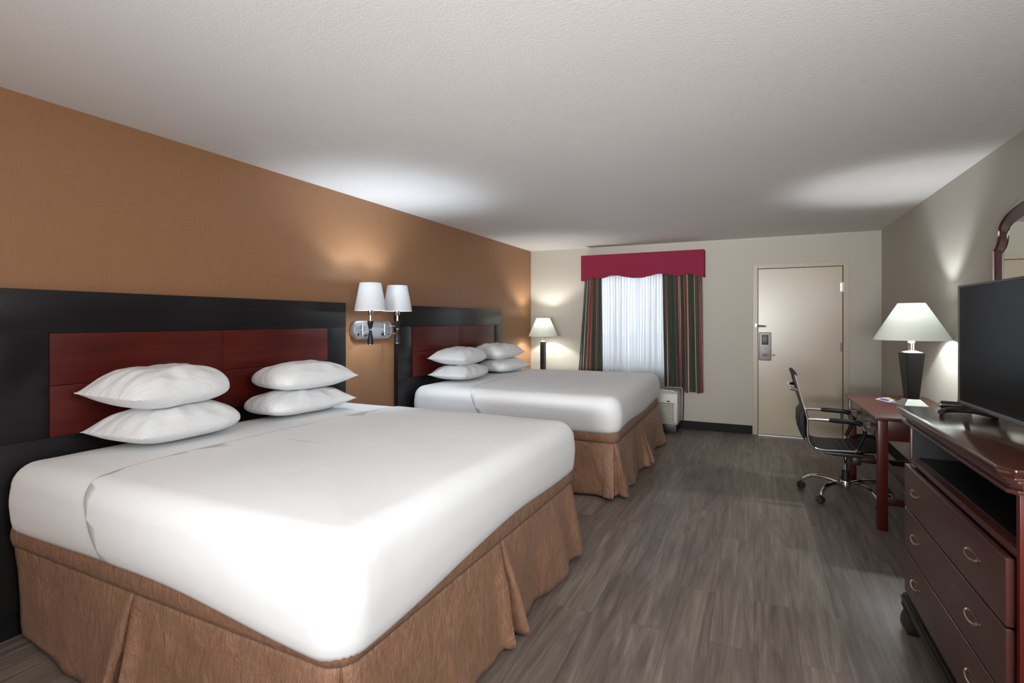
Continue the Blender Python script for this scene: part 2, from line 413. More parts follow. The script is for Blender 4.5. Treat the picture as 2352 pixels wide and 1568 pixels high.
# ------------------------------------------------------------------ door
b = NB(); cw = 0.055
box(b, DX0-cw, DX0, YB-0.018, YB+0.10, 0, DZ+cw, 0.003); box(b, DX1, DX1+cw, YB-0.018, YB+0.10, 0, DZ+cw, 0.003); box(b, DX0, DX1, YB-0.018, YB+0.10, DZ, DZ+cw, 0.003)
struct('trim_1', b, 'trim')
b = NB(); box(b, DX0, DX1, YB+0.10, YB+0.12, 0, DZ); struct('trim_2', b, 'dark_plastic')
b = NB(); g = 0.006
box(b, DX0+g, DX1-g, YB-0.006, YB+0.04, 0.014, DZ-g, 0.002); door = struct('door_1', b, 'door')
yf = YB-0.006
for zc in (1.80, 1.10, 0.28):
    b = NB(); tube(b, [(DX1-0.004, yf-0.008, zc-0.055), (DX1-0.004, yf-0.008, zc+0.055)], 0.008, 10)
    for k in (-1, 1): tube(b, [(DX1-0.004, yf-0.008, zc+k*0.056), (DX1-0.004, yf-0.008, zc+k*0.064)], 0.005, 8)
    box(b, DX1-0.03, DX1+0.014, yf-0.003, yf, zc-0.05, zc+0.05)
    obj('hinge', b, 'steel_plate' if zc < 1.5 else 'brushed', door)
b = NB(); box(b, DX0+0.012, DX0+0.150, yf-0.022, yf, 0.92, 1.265, 0.010, 3); lp = obj('lock_plate', b, 'steel_plate', door)
b = NB(); box(b, DX0+0.045, DX0+0.118, yf-0.030, yf-0.0225, 1.115, 1.235, 0.006); obj('card_reader', b, 'dark_plastic', lp)
b = NB(); lathe(b, [(0.012, 0), (0.012, 0.01), (0.0, 0.013)], (DX0+0.082, yf-0.0225, 1.075), 16, mat=Matrix.Rotation(rad(90), 4, 'X')); obj('thumb_turn', b, 'brushed', lp)
b = NB(); lathe(b, [(0.024, 0), (0.022, 0.012), (0.010, 0.016), (0.010, 0.05), (0, 0.052)], (DX0+0.075, yf-0.0225, 0.995), 20, mat=Matrix.Rotation(rad(90), 4, 'X'))
tube(b, smooth_path([(DX0+0.075, yf-0.066, 0.995), (DX0+0.12, yf-0.07, 0.997), (DX0+0.19, yf-0.066, 0.992)]), [0.011]*7+[0.009]*6, 10); obj('lever_handle', b, 'chrome', door)
b = NB(); box(b, DX0-0.035, DX0+0.0, YB-0.032, YB-0.0185, 1.325, 1.375, 0.004)
tube(b, [(DX0-0.012, YB-0.038, 1.35), (DX0+0.085, YB-0.040, 1.345)], 0.007, 8)
tube(b, [(DX0-0.012, YB-0.038, 1.335), (DX0+0.085, YB-0.040, 1.335)], 0.005, 8)
lathe(b, [(0, -0.012), (0.010, -0.006), (0.010, 0.006), (0, 0.012)], (DX0+0.09, YB-0.040, 1.342), 12)
obj('swing_bar', b, 'brushed', door)
b = NB(); box(b, DX0, DX1, YB-0.05, YB+0.10, 0.0, 0.012, 0.003); struct('trim_3', b, 'brushed')

# ------------------------------------------------------------------ headboards
def headboard(y0, y1, label):
    t = thing('headboard', label, 'headboard', (XL, (y0+y1)/2, 0), 0, 'headboards along the left wall')
    hw = (y1-y0)/2; n = Vector((XL, (y0+y1)/2, 0))
    z0, z1 = 0.12, 1.552; pz0, pz1 = 0.867, 1.352; py0, py1 = -hw+0.222, hw-0.205
    b = NB(); X0, X1 = 0.001, 0.045
    box(b, X0, X1, -hw, hw, pz1, z1, 0.002); box(b, X0, X1, -hw, hw, z0, pz0, 0.002)
    box(b, X0, X1, -hw, py0, pz0, pz1, 0.002); box(b, X0, X1, py1, hw, pz0, pz1, 0.002)
    obj('frame', b, 'ebony', t)
    b = NB(); zc = 1.107; yc = (py0+py1)/2; gp = 0.0012
    for (a0, a1, c0, c1) in ((py0+.001, yc-gp, pz0+.001, zc-gp), (yc+gp, py1-.001, pz0+.001, zc-gp), (py0+.001, yc-gp, zc+gp, pz1-.001), (yc+gp, py1-.001, zc+gp, pz1-.001)):
        box(b, X0, 0.052, a0, a1, c0, c1, 0.0015)
    obj('inset_panel', b, 'cherry_panel', t)
    b = NB(); box(b, X0, X1, hw-0.30, hw-0.22, 0.0, z0-0.001, 0.002); obj('foot', b, 'ebony', t)
    b = NB(); box(b, X0, X1, -hw+0.22, -hw+0.30, 0.0, z0-0.001, 0.002); obj('foot', b, 'ebony', t)
    return t
headboard(1.06, 3.215, 'large black headboard with red cherry panel behind the nearest bed')
headboard(3.885, 6.03, 'large black headboard with dark red panel behind the far bed, beside the curtained window')

# ------------------------------------------------------------------ beds
def rr_path(x0, x1, y0, y1, r, n=8, m=26, rh=None):
    """rounded rectangle; head corners (x0) use rh"""
    rh = r if rh is None else rh
    P = []
    def arc(cx, cy, rad_, a0, a1):
        for i in range(n+1):
            a = a0+(a1-a0)*i/n; P.append((cx+rad_*math.cos(a), cy+rad_*math.sin(a)))
    def line(p, q):
        for i in range(1, m):
            P.append((p[0]+(q[0]-p[0])*i/m, p[1]+(q[1]-p[1])*i/m))
    arc(x0+rh, y0+rh, rh, -PI, -PI/2); line((x0+rh, y0), (x1-r, y0))
    arc(x1-r, y0+r, r, -PI/2, 0); line((x1, y0+r), (x1, y1-r))
    arc(x1-r, y1-r, r, 0, PI/2); line((x1-r, y1), (x0+rh, y1))
    arc(x0+rh, y1-rh, rh, PI/2, PI); line((x0, y1-rh), (x0, y0+rh))
    return P
def mattress_bm(x0, x1, y0, y1, z0, z1, grow=0.0, seed=0, cut=False, dip=0.0):
    x1 += grow; y0 -= grow; y1 += grow; x0 -= 0
    H = z1 - z0; R = 0.105
    prof = [(0.06, -0.004), (0.022, 0.0), (0.006, 0.02), (0.0, 0.05)]
    for k in range(1, 5): prof.append((-0.006*math.sin(PI*k/5), 0.05+(H-R-0.05)*k/5))
    for k in range(0, 9):
        a = (PI/2)*k/8; prof.append((R*(1-math.cos(a)), H-R+R*math.sin(a)))
    for ins, dz in ((0.18, 0.008), (0.28, 0.013), (0.42, 0.017), (0.60, 0.02), (0.80, 0.021)): prof.append((ins, H+dz*0.8))
    bm = NB(); rows = []
    for (ins, dz) in prof:
        r = max(0.12-ins, 0.012)
        pts = rr_path(x0+min(ins,0.7), x1-ins, y0+ins, y1-ins, r, rh=max(0.08-ins, 0.008)) if ins < 0.95 else None
        row = []
        for (x, y) in pts:
            z = z0+dz+grow*(1 if dz > 0.05 else 0.3)
            nz = noise.noise(Vector((x*2.3, y*2.3, seed+z*2)))*0.006
            # soft sag along the lower edge
            cd = math.exp(-((x-x1)**2+(y-y0)**2)/0.5)*dip
            z -= cd*max(0.0, 1-max(dz, 0)/H)
            if dz < 0.06: z += 0.010*math.sin(x*3.1+seed)+0.008*math.sin(y*4.3+seed)
            row.append(bm.verts.new((x, y, z+nz)))
        rows.append(row)
    n = len(rows[0])
    for a, b_ in zip(rows, rows[1:]):
        for i in range(n): bm.faces.new((a[i], a[(i+1)%n], b_[(i+1)%n], b_[i]))
    bm.faces.new(rows[-1])
    if not cut: bm.faces.new(rows[0])
    bmesh.ops.recalc_face_normals(bm, faces=bm.faces)
    return bm
def skirt(x0, x1, y0, y1, zt, pleats, seed, flare=0.05):
    """returns bm for skirt and band. path: near side (head->foot), foot, far side"""
    r = 0.07
    segs = [('l', (x0, y0), (x1-r, y0)), ('a', (x1-r, y0+r), -PI/2, 0), ('l', (x1, y0+r), (x1, y1-r)), ('a', (x1-r, y1-r), 0, PI/2), ('l', (x1-r, y1), (x0, y1))]
    path = []; s = 0
    L1 = x1-r-x0; L2 = y1-y0-2*r; LA = r*PI/2; tot = 2*L1+L2+2*LA
    def at(s):
        if s < L1: return Vector((x0+s, y0)), Vector((0, -1)), Vector((1, 0))
        s -= L1
        if s < LA:
            a = -PI/2+s/r; return Vector((x1-r+r*math.cos(a), y0+r+r*math.sin(a))), Vector((math.cos(a), math.sin(a))), Vector((-math.sin(a), math.cos(a)))
        s -= LA
        if s < L2: return Vector((x1, y0+r+s)), Vector((1, 0)), Vector((0, 1))
        s -= L2
        if s < LA:
            a = s/r; return Vector((x1-r+r*math.cos(a), y1-r+r*math.sin(a))), Vector((math.cos(a), math.sin(a))), Vector((-math.sin(a), math.cos(a)))
        s -= LA
        return Vector((x1-r-s, y1)), Vector((0, 1)), Vector((-1, 0))
    sp = [L1*(1-0.5), L1+LA/2, L1+LA+L2/2, L1+1.5*LA+L2, L1*1.5+2*LA+L2] if pleats is None else pleats
    cols = []
    s = 0.0; step = 0.025; W = 0.055
    grid = [i*step for i in range(int(tot/step)+1)]+[tot]
    for g_ in grid:
        if all(abs(g_-p) > W+0.012 for p in sp): cols.append((g_, 0, 0, None))
    for p in sp:
        # (rest position, tangential at hem, depth)
        for (e, f, d) in ((-0.050, -0.022, 0.010), (-0.020, -0.034, 0.020), (-0.004, -0.046, 0.014), (-0.002, -0.040, -0.02), (-0.001, -0.044, -0.065), (0.0, 0.0, -0.050), (0.001, 0.046, -0.065), (0.002, 0.042, -0.02), (0.004, 0.052, 0.018), (0.022, 0.042, 0.030), (0.050, 0.022, 0.014)):
            cols.append((p+e, f, d, 'p'))
    cols.sort(key=lambda c: c[0])
    ZB = 0.012; rows_n = 16
    bm = NB(); V = []
    zb = zt-0.065
    for (s, f, d, k) in cols:
        p, n, tg = at(min(max(s, 0), tot-1e-4)); col = []
        for j in range(rows_n+1):
            t = j/rows_n; z = zb+(ZB-zb)*t
            near = min([abs(s-q) for q in sp]+[1])
            wave = 0.018*math.sin(s*7.3+seed)+0.013*math.sin(s*12.7+seed*2.1)+0.007*math.sin(s*29+seed)
            hd = min(1.0, min(s, tot-s)/0.9); hd = hd*hd*(3-2*hd)
            fl = (flare*(t**0.9)+wave*t**1.2)*hd-0.03*(1-hd)*t+0.006*math.sin(s*60+seed*3)*max(0, 0.25-t)
            fl += 0.022*math.exp(-(near/0.09)**2)*t
            nn = noise.noise(Vector((s*6, t*3, seed)))*0.010*min(1, t*4)
            q = p+n*(fl+nn+d*min(1, t*1.15+0.02)) + tg*f*t
            zz = z + (0.012*(1+math.sin(s*5.1+seed)) if j == rows_n else 0)*0.5
            col.append(bm.verts.new((q.x, q.y, zz)))
        V.append(col)
    for a, b_ in zip(V, V[1:]):
        for j in range(rows_n): bm.faces.new((a[j], b_[j], b_[j+1], a[j+1]))
    # band
    bb = NB(); V = []
    ns = int(tot/0.008)
    for i in range(ns+1):
        s = tot*i/ns; p, n, tg = at(min(s, tot-1e-4)); col = []
        for j in range(6):
            t = j/5; z = zt+0.02+(zb-0.006-zt-0.02)*t
            fl = 0.004+0.010*math.sin(PI*min(t*1.0, 1)) + 0.0022*math.sin(s*420+3*math.sin(s*31))*math.sin(PI*t)
            if j == 5: fl = 0.0055
            q = p+n*fl; col.append(bb.verts.new((q.x, q.y, z)))
        V.append(col)
    for a, b_ in zip(V, V[1:]):
        for j in range(5): bb.faces.new((a[j], b_[j], b_[j+1], a[j+1]))
    return bm, bb
def bed(x0, x1, y0, y1, label, seed, rz=0, dip=0.0):
    cx, cy = (x0+x1)/2, (y0+y1)/2
    t = thing('bed', label, 'bed', (cx, cy, 0), rz, 'beds along the left wall')
    X0, X1, Y0, Y1 = x0-cx, x1-cx, y0-cy, y1-cy
    ZM = 0.515; ZT = 0.80
    b = NB(); box(b, X0+0.04, X1-0.06, Y0+0.06, Y1-0.06, 0.10, ZM-0.004, 0.02); base = obj('box_spring', b, 'satin', t)
    for sx in (X0+0.2, X1-0.25):
        for sy in (Y0+0.2, Y1-0.2):
            b = NB(); lathe(b, [(0.025, 0), (0.03, 0.10)], (sx, sy, 0), 16); obj('leg', b, 'near_black_wood', t)
    o = obj('mattress', mattress_bm(X0, X1-0.006, Y0+0.006, Y1-0.006, ZM, ZT, 0, seed, dip=dip), 'linen', t, angle=60)
    d = mattress_bm(X0, X1-0.006, Y0+0.006, Y1-0.006, ZM, ZT, 0.0045, seed, cut=True, dip=dip)
    pz = Vector((0.60+X0, 0, ZT)); nrm = Vector((1, 0, 0.55)).normalized()
    # make the cut edge gently uneven by cutting in one plane, then nudging
    bmesh.ops.bisect_plane(d, geom=d.verts[:]+d.edges[:]+d.faces[:], plane_co=pz, plane_no=nrm, clear_inner=True)
    # remove bottom rows
    o = obj('coverlet', d, 'linen', t, angle=60); solid(o, 0.004)
    sk, bd = skirt(X0+0.01, X1-0.035, Y0+0.04, Y1-0.04, ZM-0.008, None, seed)
    o = obj('bed_skirt', sk, 'satin', t, angle=70); solid(o, 0.003)
    o2 = obj('band', bd, 'satin', o, angle=80); solid(o2, 0.002)
    return t
bed(-2.905, -0.985, 1.085, 3.09, 'king bed nearest the camera with smooth white cover and brown satin skirt', 1.3, rad(-1.0), 0.05)
bed(-2.92, -0.965, 4.03, 6.20, 'far king bed beside the window with white cover and brown pleated skirt', 4.1, rad(0.5))

# ------------------------------------------------------------------ pillows
def pillow_bm(w, d, h, seed, pt=1):
    """w along local Y, d along local X, h full thickness; sits with underside near z=0"""
    bm = NB(); nx, ny = 34, 44; top = {}; bot = {}
    def f(a): return max(0.0, 1-abs(a)**2.9)
    for i in range(nx+1):
        for j in range(ny+1):
            a = -1+2*i/nx; b_ = -1+2*j/ny
            # concentrate samples to the rim
            A = math.sin(a*PI/2); B = math.sin(b_*PI/2)
            rnd = 0.5-0.5*math.tanh(B*pt*2.5); cr = 1-(0.02+0.15*rnd)*(abs(A)*abs(B))**3; pinch = (1-0.03*(1-B*B)*abs(A)**3)*cr; pinch2 = (1-0.02*(1-A*A)*abs(B)**3)*cr
            x = A*d/2*pinch; y = B*w/2*pinch2
            th = (f(A)**0.55)*(f(B)**(0.80-0.32*rnd))
            wr = noise.noise(Vector((x*7+seed, y*7, seed)))*0.014 + noise.noise(Vector((x*17+seed*3, y*9, 0)))*0.006
            rad_c = min(1, math.hypot(A, B))
            crease = 0.011*math.sin(math.atan2(A, B)*13+seed)*(rad_c**2.5)*(0.4+0.6*(1-rnd))+0.007*noise.noise(Vector((x*26, y*10+x*8, seed)))
            zt = th*(h*0.58)+(wr+crease)*th
            zb = -th*(h*0.38)+wr*0.3*th
            if i in (0, nx) or j in (0, ny):
                v = bm.verts.new((x, y, 0.004*math.sin(j*0.8+seed)+h*0.0)); top[i,j] = bot[i,j] = v
            else:
                top[i,j] = bm.verts.new((x, y, zt)); bot[i,j] = bm.verts.new((x, y, zb))
    for i in range(nx):
        for j in range(ny):
            bm.faces.new((top[i,j], top[i+1,j], top[i+1,j+1], top[i,j+1]))
            bm.faces.new((bot[i,j+1], bot[i+1,j+1], bot[i+1,j], bot[i,j]))
    bmesh.ops.recalc_face_normals(bm, faces=bm.faces)
    return bm
def pillow(x, y, z, w, d, h, seed, label, rz=0, ry=0, rx=0, pt=1, grp='white pillows on the near bed'):
    o = obj('pillow', pillow_bm(w, d, h, seed, pt), 'pillow_linen', None, angle=70)
    o.location = (x, y, z+h*0.38); o.rotation_euler = (rad(rx), rad(ry), rad(rz))
    return tag(o, label, 'pillow', grp)
ZP = 0.822
pillow(-2.655, 1.655, ZP, 0.60, 0.42, 0.18, 2.2, 'plump white pillow at the bottom of the left stack on the nearest bed', pt=-1, rz=4, ry=0)
pillow(-2.675, 1.625, ZP+0.165, 0.56, 0.42, 0.21, 5.7, 'plump white pillow on top of the left stack on the nearest bed', pt=-1, rz=6, ry=2)
pillow(-2.67, 2.48, ZP, 0.64, 0.40, 0.16, 8.1, 'white pillow at the bottom of the right stack on the nearest bed', rz=-2)
pillow(-2.675, 2.52, ZP+0.148, 0.60, 0.40, 0.18, 11.3, 'white pillow on top of the right stack on the nearest bed, under the wall lamp', rz=-3, ry=1)
G2 = 'white pillows on the far bed'
pillow(-2.68, 4.56, ZP, 0.64, 0.42, 0.16, 3.9, 'white pillow at the bottom of the nearer stack on the far bed', pt=-1, rz=3, grp=G2)
pillow(-2.69, 4.55, ZP+0.148, 0.62, 0.42, 0.18, 7.7, 'white pillow on top of the nearer stack on the far bed', pt=-1, rz=4, ry=1, grp=G2)
pillow(-2.66, 5.48, ZP, 0.66, 0.42, 0.16, 13.9, 'white pillow at the bottom of the farther stack on the far bed, near the corner', rz=-3, grp=G2)
pillow(-2.69, 5.40, ZP+0.148, 0.66, 0.42, 0.19, 17.7, 'white pillow on top of the farther stack on the far bed, near the corner', rz=-2, ry=1, grp=G2)

# ------------------------------------------------------------------ lamps
def point(name, loc, power, col, r=0.03, parent=None):
    l = bpy.data.lights.new(name, 'POINT'); l.energy = power; l.color = col; l.shadow_soft_size = r
    o = bpy.data.objects.new(name, l); C.objects.link(o); o.location = loc
    if parent is not None: o.parent = parent
    return o
def shade_bm(rt, rb, z0, z1, loc=(0,0,0), th=0.002):
    b = NB(); lathe(b, [(rb, z0), (rb-0.0, z0+0.004), (rt, z1), (rt-th, z1), (rb-th, z0+0.002)], loc, 48, closed=True); return b
COOL = (0.76, 0.88, 1.0)
# wall sconce (double)
sc = thing('wall_sconce', 'double chrome wall lamp with two white shades between the headboards', 'wall lamp', (XL, 3.56, 1.33))
b = NB()
pts = []
for i in range(25): a = PI/2+PI*i/24; pts.append((-0.185+0.078*math.cos(a), 0.078*math.sin(a)))
for i in range(25): a = -PI/2+PI*i/24; pts.append((0.185+0.078*math.cos(a), 0.078*math.sin(a)))
prism(b, pts, 0, 0.001, 0.032, 0.006)
plate = obj('back_plate', b, 'brushed', sc)
b = NB(); pts2 = [(y*0.93, z*0.80) for y, z in pts]; prism(b, pts2, 0, 0.0325, 0.036, 0.0015); obj('face_plate', b, 'satin_grey', plate)
for y in (-0.10, 0.12):
    b = NB(); box(b, 0.0365, 0.044, y-0.014, y+0.014, -0.052, -0.026, 0.002); obj('switch', b, 'dark_plastic', plate)
b = NB(); lathe(b, [(0.010, 0), (0.010, 0.005), (0, 0.006)], (0.0365, -0.195, -0.035), 12, mat=Matrix.Rotation(rad(90), 4, 'Y')); obj('screw', b, 'dark_plastic', plate); b = NB(); lathe(b, [(0.010, 0), (0.010, 0.005), (0, 0.006)], (0.0365, 0.20, -0.035), 12, mat=Matrix.Rotation(rad(90), 4, 'Y')); obj('screw', b, 'dark_plastic', plate)
def sconce_arm(px, py, y0, sgn):
    b = NB()
    for z in (0.035, -0.03):
        tube(b, [(0.05, y0, z), (px, py, z)], 0.0055, 10)
    tube(b, [(0.05, y0, -0.045), (0.05, y0, 0.05)], 0.009, 12)
    tube(b, [(0.034, y0, 0.0), (0.05, y0, 0.0)], 0.011, 12)
    arm = obj('arm', b, 'chrome', sc)
    b = NB(); Lc = (px, py, 0)
    lathe(b, [(0.017, -0.105), (0.024, -0.10), (0.0225, -0.07), (0.014, -0.02), (0.010, 0.005), (0.009, 0.010)], Lc, 20)
    lathe(b, [(0.010, 0.014), (0.016, 0.03), (0.024, 0.070), (0.024, 0.078), (0.012, 0.079)], Lc, 20)
    st = obj('column', b, 'near_black_wood', sc)
    b = NB(); lathe(b, [(0.0105, 0.003), (0.0135, 0.010), (0.0105, 0.017)], Lc, 16)
    obj('waist_ring', b, 'chrome', st); b = NB()
    lathe(b, [(0.010, 0.0795), (0.009, 0.12), (0.018, 0.125), (0.021, 0.14), (0.021, 0.165), (0.012, 0.17), (0.008, 0.20)], Lc, 20)
    obj('socket', b, 'chrome', st)
    b = NB(); lathe(b, [(0.010, -0.116), (0.018, -0.112), (0.018, -0.1055)], Lc, 16); obj('finial', b, 'chrome', st)
    sh = obj('lamp_shade', shade_bm(0.082, 0.122, 0.158, 0.375, Lc), 'shade_white', sc, angle=60)
    b = NB()
    for k in range(3):
        a = k*2*PI/3+0.4
        tube(b, [(px, py, 0.19), (px+0.1095*math.cos(a), py+0.1095*math.sin(a), 0.2)], 0.0015, 6)
    obj('spider', b, 'chrome', sh)
    b = NB(); lathe(b, [(0.0, 0.200), (0.014, 0.205), (0.024, 0.225), (0.026, 0.245), (0.018, 0.262), (0, 0.268)], Lc, 16); obj('bulb', b, 'bulb', sc)
    point('bulb_light', (px, py, 0.305), 11, COOL, 0.02, sc)
sconce_arm(0.275, -0.325, -0.15, -1)
sconce_arm(0.275, 0.015, 0.13, 1)

# corner floor lamp
fl = thing('floor_lamp', 'slim dark column lamp with cream shade in the corner beyond the far bed', 'floor lamp', (-2.675, 6.80, 0))
b = NB(); lathe(b, [(0.145, 0), (0.145, 0.012), (0.13, 0.022), (0.045, 0.03)], seg=40); obj('base', b, 'brushed', fl)
b = NB(); box(b, -0.033, 0.033, -0.033, 0.033, 0.0305, 1.115, 0.005); obj('column', b, 'near_black_wood', fl)
b = NB(); lathe(b, [(0.034, 1.1155), (0.03, 1.125), (0.012, 1.13), (0.012, 1.175), (0.02, 1.18), (0.02, 1.22), (0.008, 1.225)], seg=20); obj('neck', b, 'chrome', fl)
sh = obj('lamp_shade', shade_bm(0.094, 0.205, 1.19, 1.445), 'shade_cream', fl, angle=60)
b = NB()
for k in range(3): tube(b, [(0, 0, 1.40), (0.108*math.cos(k*2.094), 0.108*math.sin(k*2.094), 1.405)], 0.0015, 6)
tube(b, [(0.02, 0, 1.20), (0.025, 0, 1.30), (0, 0, 1.40)], 0.0012, 6); obj('spider', b, 'chrome', sh)
b = NB(); lathe(b, [(0, 1.228), (0.014, 1.235), (0.03, 1.27), (0.03, 1.29), (0.02, 1.315), (0, 1.322)], seg=16); obj('bulb', b, 'bulb', fl)
point('bulb_light', (0, 0, 1.365), 21, (0.97, 0.98, 0.94), 0.02, fl)

# desk lamp
DH = 0.765
dl = thing('table_lamp', 'large table lamp with cream cone shade and dark tapered base on the desk', 'table lamp', (1.072, 4.80, DH), rad(12))
def frustum(bm, w0, w1, z0, z1, bev=0.0):
    t = NB()
    v0 = [t.verts.new((sx*w0, sy*w0, z0)) for sx, sy in ((-1,-1),(1,-1),(1,1),(-1,1))]
    v1 = [t.verts.new((sx*w1, sy*w1, z1)) for sx, sy in ((-1,-1),(1,-1),(1,1),(-1,1))]
    t.faces.new(v0[::-1]); t.faces.new(v1)
    for i in range(4): t.faces.new((v0[i], v0[(i+1)%4], v1[(i+1)%4], v1[i]))
    if bev: bmesh.ops.bevel(t, geom=t.edges[:], offset=bev, segments=2, affect='EDGES')
    merge(bm, t); return bm
b = NB(); frustum(b, 0.085, 0.085, 0.0005, 0.010, 0.002); frustum(b, 0.083, 0.040, 0.0095, 0.060, 0.002); obj('base', b, 'brushed', dl)
b = NB(); frustum(b, 0.036, 0.062, 0.0605, 0.405, 0.003); obj('column', b, 'near_black_wood', dl)
b = NB(); frustum(b, 0.055, 0.022, 0.4055, 0.422, 0.002); lathe(b, [(0.018, 0.42), (0.018, 0.475), (0.024, 0.48), (0.022, 0.49), (0.01, 0.495)], seg=24); obj('neck', b, 'chrome', dl)
sh = obj('lamp_shade', shade_bm(0.085, 0.240, 0.500, 0.775), 'shade_cream', dl, angle=60)
b = NB()
for k in range(3): tube(b, [(0, 0, 0.73), (0.108*math.cos(k*2.094), 0.108*math.sin(k*2.094), 0.732)], 0.0015, 6)
tube(b, [(0.02, 0, 0.49), (0.03, 0, 0.6), (0, 0, 0.73)], 0.0012, 6); obj('spider', b, 'chrome', sh)
b = NB(); lathe(b, [(0, 0.498), (0.014, 0.505), (0.03, 0.54), (0.03, 0.56), (0.02, 0.585), (0, 0.592)], seg=16); obj('bulb', b, 'bulb', dl)
point('bulb_light', (0, 0, 0.675), 19, (0.90, 0.96, 1.0), 0.02, dl)

# ------------------------------------------------------------------ valance, curtains, sheers
b = NB()
VX0, VX1, VY0, VY1, VT = -2.165, -0.565, 6.93, 7.128, 2.305
def val_z(u):   # lower edge, u 0..1 from left
    pts = [(0, 1.955), (0.035, 1.955), (0.07, 1.99), (0.11, 2.005), (0.145, 1.995), (0.17, 1.98), (0.20, 1.99), (0.26, 2.018), (0.32, 2.015), (0.38, 1.992), (0.45, 1.975), (0.52, 1.975), (0.58, 1.995), (0.64, 2.018), (0.71, 2.018), (0.77, 1.99), (0.80, 1.978), (0.84, 1.995), (0.875, 2.008), (0.91, 2.0), (0.945, 1.968), (1, 1.962)]
    for (a, za), (c, zc) in zip(pts, pts[1:]):
        if a <= u <= c:
            t = (u-a)/(c-a); t = t*t*(3-2*t)*0.5+t*0.5; return za+(zc-za)*t
    return pts[-1][1]
n = 70
poly = [(VX0, VT), (VX1, VT)] + [(VX0+(VX1-VX0)*(1-i/n), val_z(1-i/n)) for i in range(n+1)]
prism(b, poly[::-1], 1, VY0, VY0+0.022)
val = tag(obj('valance', b, 'burgundy', None, angle=30), 'burgundy box valance with scalloped lower edge above the window', 'valance')
b = NB(); box(b, VX0, VX0+0.02, VY0+0.0225, VY1, 1.96, VT, 0.003); obj('side_panel', b, 'burgundy', val)
b = NB(); box(b, VX1-0.02, VX1, VY0+0.0225, VY1, 1.965, VT, 0.003); obj('side_panel', b, 'burgundy', val)
b = NB(); box(b, VX0+0.0205, VX1-0.0205, VY0+0.0225, VY1, VT-0.02, VT, 0.002); obj('top_board', b, 'burgundy', val)
def cloth(x0t, x1t, x0b, x1b, yc, zt, zb, folds, amp, seed, uvs, uv0=0, nz=24, skew=0.35):
    bm = NB(); uvl = bm.loops.layers.uv.new('UVMap'); n = folds*14; V = []
    for i in range(n+1):
        u = i/n; col = []
        for j in range(nz+1):
            t = j/nz
            x = (x0t+(x1t-x0t)*u)*(1-t)+(x0b+(x1b-x0b)*u)*t
            ph = u*folds*2*PI+0.5*math.sin(u*9+seed)+0.25*math.sin(t*3+u*17+seed)
            A = amp*(0.55+0.45*t)*(0.8+0.35*math.sin(u*13+seed*2))
            zl = zb(u) if callable(zb) else zb
            zz = zt+(zl-zt)*t
            col.append(bm.verts.new((x+skew*A*math.sin(2*ph), yc+A*math.sin(ph), zz)))
        V.append(col)
    for i in range(n):
        for j in range(nz):
            f = bm.faces.new((V[i][j], V[i][j+1], V[i+1][j+1], V[i+1][j]))
            for l, (a, c) in zip(f.loops, ((i, j), (i, j+1), (i+1, j+1), (i+1, j))): l[uvl].uv = (uv0+uvs*a/n, c/nz)
    return bm
o = tag(obj('curtain', cloth(-2.135, -1.885, -2.245, -1.875, 7.00, 2.04, 0.50, 5, 0.030, 1, 1.15, 0.05), 'stripes', None, angle=80), 'dark green and red striped curtain hanging at the left of the window', 'curtain', 'striped curtains'); solid(o, 0.003)
o = tag(obj('curtain', cloth(-1.085, -0.60, -1.055, -0.575, 7.015, 2.04, lambda u: 0.55 if u < 0.47 else (0.55-(u-0.47)*1.2 if u < 0.52 else 0.49+0.008*math.sin(u*20)), 8, 0.034, 3, 1.9, 0.72), 'stripes', None, angle=80), 'wide green and red striped curtain at the right of the window above the air conditioner', 'curtain', 'striped curtains'); solid(o, 0.003)
o = tag(obj('sheer_curtain', cloth(-2.00, -1.00, -2.00, -1.00, 7.080, 2.05, 0.60, 13, 0.036, 5, 1, skew=0.85), 'sheer', None, angle=80), 'translucent white sheer curtain covering the window behind the striped curtains', 'sheer curtain')
b = NB(); tube(b, [(VX0+0.03, 7.045, 2.07), (VX1-0.03, 7.045, 2.07)], 0.010, 10); obj('curtain_rod', b, 'brushed', val)

# ------------------------------------------------------------------ wall air conditioner
AX0, AX1, AY0, AY1 = -1.93, -0.855, 6.68, 7.10
ac = thing('air_conditioner', 'cream through-wall air conditioner low under the window beside the far bed', 'air conditioner', ((AX0+AX1)/2, (AY0+AY1)/2, 0))
oc = Vector(((AX0+AX1)/2, (AY0+AY1)/2, 0))
def lo(bm): bmesh.ops.translate(bm, verts=bm.verts, vec=-oc); return bm
prof = [(AY1, 0.12), (AY1, 0.525), (AY0+0.07, 0.525), (AY0+0.012, 0.50), (AY0, 0.40), (AY0, 0.15), (AY0+0.02, 0.12)]
b = NB(); prism(b, prof, 0, AX0, AX1, 0.006); obj('body', lo(b), 'white_plastic', ac)
b = NB(); box(b, AX0+0.055, AX1-0.045, AY0-0.0006, AY0-0.0001, 0.155, 0.385); obj('slot_shade_plate', lo(b), 'slot_shade', ac)  # flat plate, its dark colour stands in for shade between the louvres
b = NB()
for k in range(11): box(b, AX0+0.06, AX1-0.05, AY0-0.006, AY0-0.0005, 0.162+k*0.020, 0.173+k*0.020, 0.001)
obj('louvre', lo(b), 'white_plastic', ac)
b = NB(); box(b, AX0+0.05, AX1-0.05, AY0+0.02+0.07, AY1-0.17, 0.5255, 0.531, 0.002)
for k in range(26): box(b, AX0+0.07+k*0.036, AX0+0.085+k*0.036, AY0+0.10, AY1-0.18, 0.5315, 0.536)
obj('air_outlet_grille', lo(b), 'foil', ac)
b = NB(); box(b, AX1-0.125, AX1-0.085, AY0-0.004, AY0-0.0005, 0.400, 0.415, 0.001); obj('latch', lo(b), 'dark_plastic', ac)
